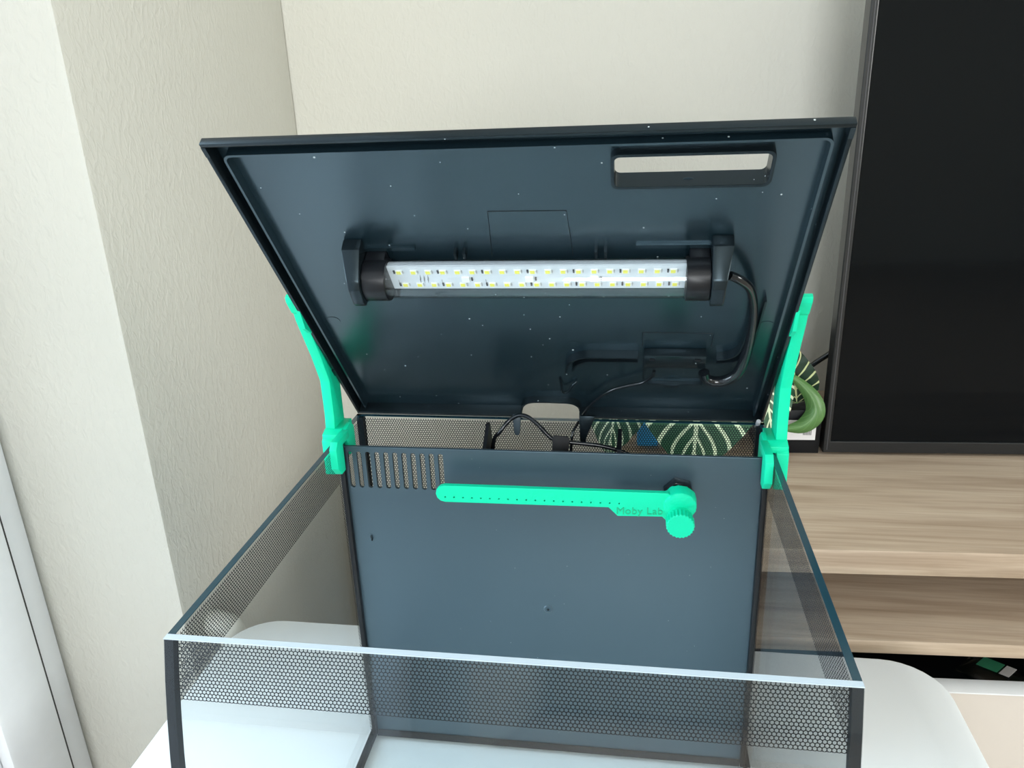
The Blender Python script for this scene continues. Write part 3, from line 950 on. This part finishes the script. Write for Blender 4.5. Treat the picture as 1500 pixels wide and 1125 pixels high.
box('box_ledge', (0.2500, 0.0770, WS + 0.0001), (0.2965, 0.0799, WS + 0.0060), 'lid_gloss', ld, T=LT)
for u in (0.2575, 0.2715):
    box('box_web', (u, 0.0766, WS + 0.0060), (u + 0.0012, 0.0799, WS + 0.0064), 'lid_gloss', ld, T=LT)
box('box_side', (0.2500, 0.0560, WS + 0.0001), (0.2512, 0.0768, WS + 0.0042), 'lid_gloss', ld, T=LT)
rib_path([(0.3040, 0.0905), (0.3105, 0.0915), (0.3165, 0.0965), (0.3195, 0.1060), (0.3215, 0.1300), (0.3225, 0.1600)], 0.0070)
rib_path([(0.3040, 0.0830), (0.3140, 0.0845), (0.3225, 0.0900), (0.3270, 0.1000), (0.3285, 0.1300), (0.3290, 0.1600)], 0.0050)
box('clip_bar', (0.2540, 0.0470, WS + 0.0001), (0.2965, 0.0486, WS + 0.0030), 'lid_gloss', ld, T=LT)
box('clip_tab', (0.2670, 0.0455, WS + 0.0030), (0.2785, 0.0495, WS + 0.0048), 'lid_gloss', ld, T=LT)
prism('clip_tongue', [(0.2695, 0.0455), (0.2700, 0.0420), (0.2725, 0.0400), (0.2755, 0.0415), (0.2765, 0.0455)], WS + 0.0001, WS + 0.0014, 'lid_gloss', ld, T=LT, order=(0, 1, 2))
tube('cable_hook', [(0.1840, 0.0520, WS), (0.1845, 0.0430, WS + 0.002), (0.1850, 0.0370, WS + 0.0045), (0.1870, 0.0345, WS + 0.0045), (0.1900, 0.0365, WS + 0.0045), (0.1945, 0.0450, WS + 0.003), (0.1970, 0.0470, WS + 0.001)], 0.0011, 'lid_gloss', ld, seg=8, T=LT)
# lip over the notch and the two hinge legs hanging into the tank
rib_path([(0.1480, 0.0060), (0.1500, 0.0130), (0.1545, 0.0180), (0.1620, 0.0200), (0.1780, 0.0200), (0.1910, 0.0188), (0.1970, 0.0135), (0.1985, 0.0060)], 0.0060, 0.0016, 'notch_lip')
prism('hinge_leg', [(0.1420, TZ + 0.0080), (0.1428, TZ - 0.0090), (0.1440, TZ - 0.0112), (0.1468, TZ - 0.0112), (0.1480, TZ - 0.0090), (0.1492, TZ + 0.0080)], 0.2990, 0.3030, 'hinge_grey', ld, order=(0, 2, 1), bevel=0.0008)
prism('hinge_leg', [(0.1985, TZ + 0.0080), (0.1990, TZ - 0.0140), (0.2002, TZ - 0.0165), (0.2036, TZ - 0.0165), (0.2050, TZ - 0.0100), (0.2080, TZ - 0.0030), (0.2120, TZ + 0.0080)], 0.2990, 0.3030, 'lid_gloss', ld, order=(0, 2, 1), bevel=0.0006)
hp = cyl('hinge_pin', (0.3445, 0.0105, 0.0040), (0.3445, 0.0005, 0.0036), 0.0018, 'solder', ld, seg=12, T=LT, bevel=0.0003)
prism('hinge_clip', [(0.3420, -0.0080), (0.3478, -0.0080), (0.3478, 0.0035), (0.3420, 0.0035)], -0.0020, 0.0015, 'lid_gloss', ld, T=LT, order=(0, 1, 2), bevel=0.0004)
box('edge_notch', (LU0 - 0.0004, 0.0655, -0.0030), (LU0 + 0.0030, 0.0745, 0.0006), 'lid_gloss', ld, T=LT, bevel=0.0004)

# ------------------------------------------------------------------ LED lamp screwed under the lid
lm = thing('led_lamp', LT((0.178, 0.198, WS)), 'clear tube LED lamp with white circuit board under the lid', 'lamp')
AV, AW, TR = 0.1980, 0.0052, 0.0126
U0, U1 = 0.0805, 0.2755
# half-clear tube
bm = bmesh.new()
ns = 28
for r_ in (TR, TR - 0.0009):
    A, B = [], []
    for k in range(ns):
        a = 2 * math.pi * k / ns
        A.append(bm.verts.new(LT((U0 - 0.002, AV + r_ * math.cos(a), AW + r_ * math.sin(a)))))
        B.append(bm.verts.new(LT((U1 + 0.002, AV + r_ * math.cos(a), AW + r_ * math.sin(a)))))
    for k in range(ns):
        j = (k + 1) % ns
        bm.faces.new((A[k], A[j], B[j], B[k]))
link_bm('clear_tube', bm, 'tube', lm, True)
bw = AW - 0.0012
pcb = box('circuit_board', (U0, AV - 0.0113, bw - 0.0016), (U1, AV + 0.0113, bw), 'pcb', lm, T=LT)
prism('tube_back', [(AV + 0.0116 * math.cos(math.radians(a)), AW - 0.0002 + 0.0116 * math.sin(math.radians(a))) for a in range(196, 345, 12)], U0, U1, 'pcb', lm, T=LT, order=(1, 2, 0))
# LEDs, one mesh shared
RL = Matrix(((1, 0, 0), (0, -CA, -SA), (0, SA, -CA)))
def shared(name, mat, sz):
    me = bpy.data.meshes.new(name)
    b2 = bm_box((-sz[0] / 2, -sz[1] / 2, 0), (sz[0] / 2, sz[1] / 2, sz[2]))
    b2.to_mesh(me); b2.free()
    me.materials.append(M[mat])
    return me
ME_CASE = shared('led', 'led_white', (0.0044, 0.0036, 0.0009))
ME_DOT = shared('led_phosphor', 'led_yellow', (0.0029, 0.0027, 0.0003))
ME_PAD = shared('solder_pad', 'solder', (0.0007, 0.0026, 0.0004))
ME_CHIP = shared('resistor', 'chip', (0.0011, 0.0028, 0.0008))
ME_BIG = shared('led_centre', 'led_white', (0.0052, 0.0048, 0.0014))
ME_LINE = shared('printed_mark', 'chip', (0.0002, 0.0040, 0.0001))
def put(me, name, u, v, w, par):
    o = bpy.data.objects.new(name, me)
    COL.objects.link(o)
    o.parent = par
    o.matrix_local = Matrix.Translation(LT((u, v, w)) - BASE[lm]) @ RL.to_4x4()
    return o
for r_, v in enumerate((AV + 0.0064, AV - 0.0066)):
    for k in range(19):
        u = 0.0895 + k * 0.00982 + r_ * 0.0016
        if u > U1 - 0.004: continue
        c = put(ME_CASE, 'led', u, v, bw, pcb)
        if r_ == 0:
            put(ME_DOT, 'phosphor', u - 0.0002, v, bw + 0.0009, pcb)
        else:
            put(ME_DOT, 'phosphor', u - 0.0002, v, bw + 0.0009, pcb)
        put(ME_PAD, 'solder_pad', u + 0.0027, v - 0.0002, bw, pcb)
for k in range(7):
    u = 0.0862 + k * 0.02946
    put(ME_CHIP, 'resistor', u, AV + 0.0066, bw, pcb)
    put(ME_CHIP, 'resistor', u + 0.0012, AV - 0.0064, bw, pcb)
    put(ME_LINE, 'printed_mark', u + 0.0010, AV - 0.0036, bw + 0.0002, pcb)
for u in (0.1330, 0.1750, 0.2170):
    put(ME_BIG, 'led', u, AV - 0.0010, bw, pcb)
    put(ME_CHIP, 'resistor', u + 0.0042, AV - 0.0010, bw, pcb)
for k in range(3):
    for q in range(3):
        put(ME_LINE, 'printed_mark', 0.1020 + k * 0.0026 + 0.0004 * q, AV - 0.0028 + q * 0.0018, bw + 0.0002, pcb)
# end caps and mounting brackets
for sgn, e, cap, br0, br1 in ((-1, U0 + 0.0015, 0.0665, 0.0535, 0.0662), (1, U1 - 0.0015, 0.2885, 0.2888, 0.3020)):
    cyl('end_cap', (e, AV, AW), (cap, AV, AW), 0.0141, 'black', lm, seg=36, T=LT, bevel=0.0006)
    box('cap_block', (min(e + 0.002 * sgn, cap), AV - 0.0090, WS + 0.0003), (max(e + 0.002 * sgn, cap), AV + 0.0125, AW), 'black', lm, T=LT, bevel=0.0008)
    bmx = bmesh.new()
    prof = [(0.2215, WS + 0.0003), (0.2215, -0.0010), (0.2105, 0.0170), (0.2055, 0.0205), (0.1935, 0.0225), (0.1890, 0.0205), (0.1860, 0.0110), (0.1800, WS + 0.0003)]
    # outer face tapers towards the lid, so the bracket leans out
    lean = 0.0050 * sgn
    lo_u, hi_u = (br0, br1) if sgn < 0 else (br1, br0)   # lo_u outer, hi_u inner
    A = [bmx.verts.new(LT((hi_u, v, w))) for v, w in prof]
    B = [bmx.verts.new(LT((lo_u - lean * max(0, (w + 0.002) / 0.024), v, w))) for v, w in prof]
    bmx.faces.new(A[::-1]); bmx.faces.new(B)
    for i in range(len(prof)):
        j = (i + 1) % len(prof)
        bmx.faces.new((A[i], A[j], B[j], B[i]))
    bmesh.ops.recalc_face_normals(bmx, faces=bmx.faces)
    bmesh.ops.bevel(bmx, geom=list(bmx.edges), offset=0.0009, segments=2, profile=0.5, affect='EDGES', clamp_overlap=True)
    link_bm('bracket', bmx, 'lid_gloss', lm, True, 40)
    sc_u = 0.0745 if sgn < 0 else 0.2805
    box('screw_tab', (sc_u - 0.0045, 0.1660, WS + 0.0003), (sc_u + 0.0045, 0.1880, WS + 0.0060), 'black', lm, T=LT, bevel=0.0006)
    sw = cyl('screw', (sc_u, 0.1745, WS + 0.0058), (sc_u, 0.1745, WS + 0.0080), 0.0031, 'chrome', lm, seg=18, T=LT, bevel=0.0005)
    box('screw_slot', (sc_u - 0.0020, 0.1742, WS + 0.0079), (sc_u + 0.0020, 0.1748, WS + 0.0082), 'black', sw, T=LT)

# cables on the lid
lc = tube('lamp_cable', [LT(p) for p in ((0.3015, 0.1965, 0.002), (0.3070, 0.1930, 0.002), (0.3145, 0.1820, -0.001), (0.3190, 0.1680, -0.0035), (0.3225, 0.1480, -0.0045), (0.3240, 0.1200, -0.0040), (0.3235, 0.0960, -0.0030), (0.3205, 0.0790, 0.0000), (0.3130, 0.0690, 0.0010), (0.3040, 0.0665, 0.0010), (0.2975, 0.0700, 0.0005), (0.2955, 0.0765, -0.0010))], lambda t: 0.0030 + 0.0012 * max(0, min(1, (t - 0.35) * 4)) , 'black_gloss', seg=14)
tag(lc, 'thick black sleeved lamp cable curving down the lid from the lamp', 'cable')
wr = tube('thin_wire', [LT((0.2585, 0.0745, -0.0030)), LT((0.2570, 0.0660, -0.0030)), LT((0.2500, 0.0560, -0.0035)), LT((0.2380, 0.0490, -0.0045)), LT((0.2235, 0.0395, -0.0045)), LT((0.2080, 0.0190, -0.0035)), LT((0.1985, 0.0020, 0.0020)), Vector((0.1935, 0.2965, TZ - 0.006)), Vector((0.1915, 0.2950, TZ - 0.030)), Vector((0.1915, 0.2950, TZ - 0.10))], 0.00125, 'black_gloss', seg=10)
tag(wr, 'thin black wire drooping from the lid into the rear chamber', 'cable')
pcab = tube('power_cable', [Vector((0.120, 0.292, TZ - 0.10)), Vector((0.1255, 0.290, TZ - 0.020)), Vector((0.1330, 0.288, TZ - 0.003)), Vector((0.1420, 0.292, TZ + 0.007)), Vector((0.1530, 0.290, TZ + 0.0115)), Vector((0.1640, 0.285, TZ + 0.0070)), Vector((0.1780, 0.280, TZ - 0.0050)), Vector((0.1900, 0.2790, TZ - 0.0068)), Vector((0.2180, 0.2790, TZ - 0.0095)), Vector((0.2400, 0.2780, TZ - 0.0160)), Vector((0.2560, 0.2770, TZ - 0.0265)), Vector((0.2660, 0.2770, TZ - 0.05))], 0.0017, 'black_gloss', seg=12)
tag(pcab, 'thick black power cable arching over the rear chamber', 'cable')
stp = prism('cable_strap', [(0.1770, TZ - 0.034), (0.1895, TZ - 0.034), (0.1925, TZ - 0.001), (0.1905, TZ + 0.0005), (0.1800, TZ + 0.0015), (0.1785, TZ - 0.001)], 0.2725, 0.2745, 'matte_black', None, order=(0, 2, 1), bevel=0.0005)
tag(stp, 'black fabric strap holding the power cable above the divider', 'strap')

# ------------------------------------------------------------------ green printed lid props, one on each side pane
def prop(mirror, label):
    X = (lambda x: x) if not mirror else (lambda x: TW - x)
    def T(p): return Vector((X(p[0]), p[1], p[2] + TZ))
    t = thing('lid_prop', T((-0.004, 0.266, -0.030)), label, 'prop', None)
    upper = [(0.2590, 0.002), (0.2615, 0.020), (0.2610, 0.050), (0.2500, 0.074), (0.2390, 0.094), (0.2310, 0.1085), (0.2285, 0.1150), (0.2255, 0.1165), (0.2185, 0.1260), (0.2178, 0.1300), (0.2210, 0.1320), (0.2295, 0.1245), (0.2390, 0.1215), (0.2500, 0.1060), (0.2630, 0.0860), (0.2740, 0.0680), (0.2830, 0.0560), (0.2830, 0.002)]
    prism('strut', upper, -0.0090, -0.0008, 'green', t, T=T, bevel=0.0006)
    # ledge that carries the lid's side skirt
    led = [(0.2165, 0.1215), (0.2235, 0.1225), (0.2360, 0.1030), (0.2330, 0.0985), (0.2230, 0.1050)]
    prism('ledge', led, -0.0010, 0.0015, 'green', t, T=T)
    # saddle over the rim: bridge, outer jaw, inner jaw and rear inner tab
    prism('bridge', [(0.2520, 0.0008), (0.2520, 0.0060), (0.2590, 0.0085), (0.2830, 0.0085), (0.2830, 0.0008)], -0.0092, 0.0056, 'green', t, T=T, bevel=0.0005)
    prism('outer_jaw', [(0.2500, -0.0290), (0.2500, 0.0010), (0.2560, 0.0060), (0.2830, 0.0060), (0.2830, -0.0290)], -0.0094, -0.0004, 'green', t, T=T, bevel=0.0005)
    prism('inner_jaw', [(0.2300, -0.0140), (0.2300, 0.0025), (0.2345, 0.0078), (0.2600, 0.0078), (0.2600, 0.0012), (0.2450, 0.0012), (0.2450, -0.0215), (0.2365, -0.0215)], 0.0048, 0.0108, 'green', t, T=T, bevel=0.0004)
    prism('rear_tab', [(0.2640, -0.0170), (0.2600, 0.0000), (0.2600, 0.0078), (0.2720, 0.0095), (0.2790, 0.0040), (0.2790, -0.0170)], 0.0048, 0.0085, 'green', t, T=T, bevel=0.0005)
    return t
prop(False, 'bright green printed lid prop clipped on the pane near the wall corner')
prop(True, 'bright green printed lid prop clipped on the pane near the television')
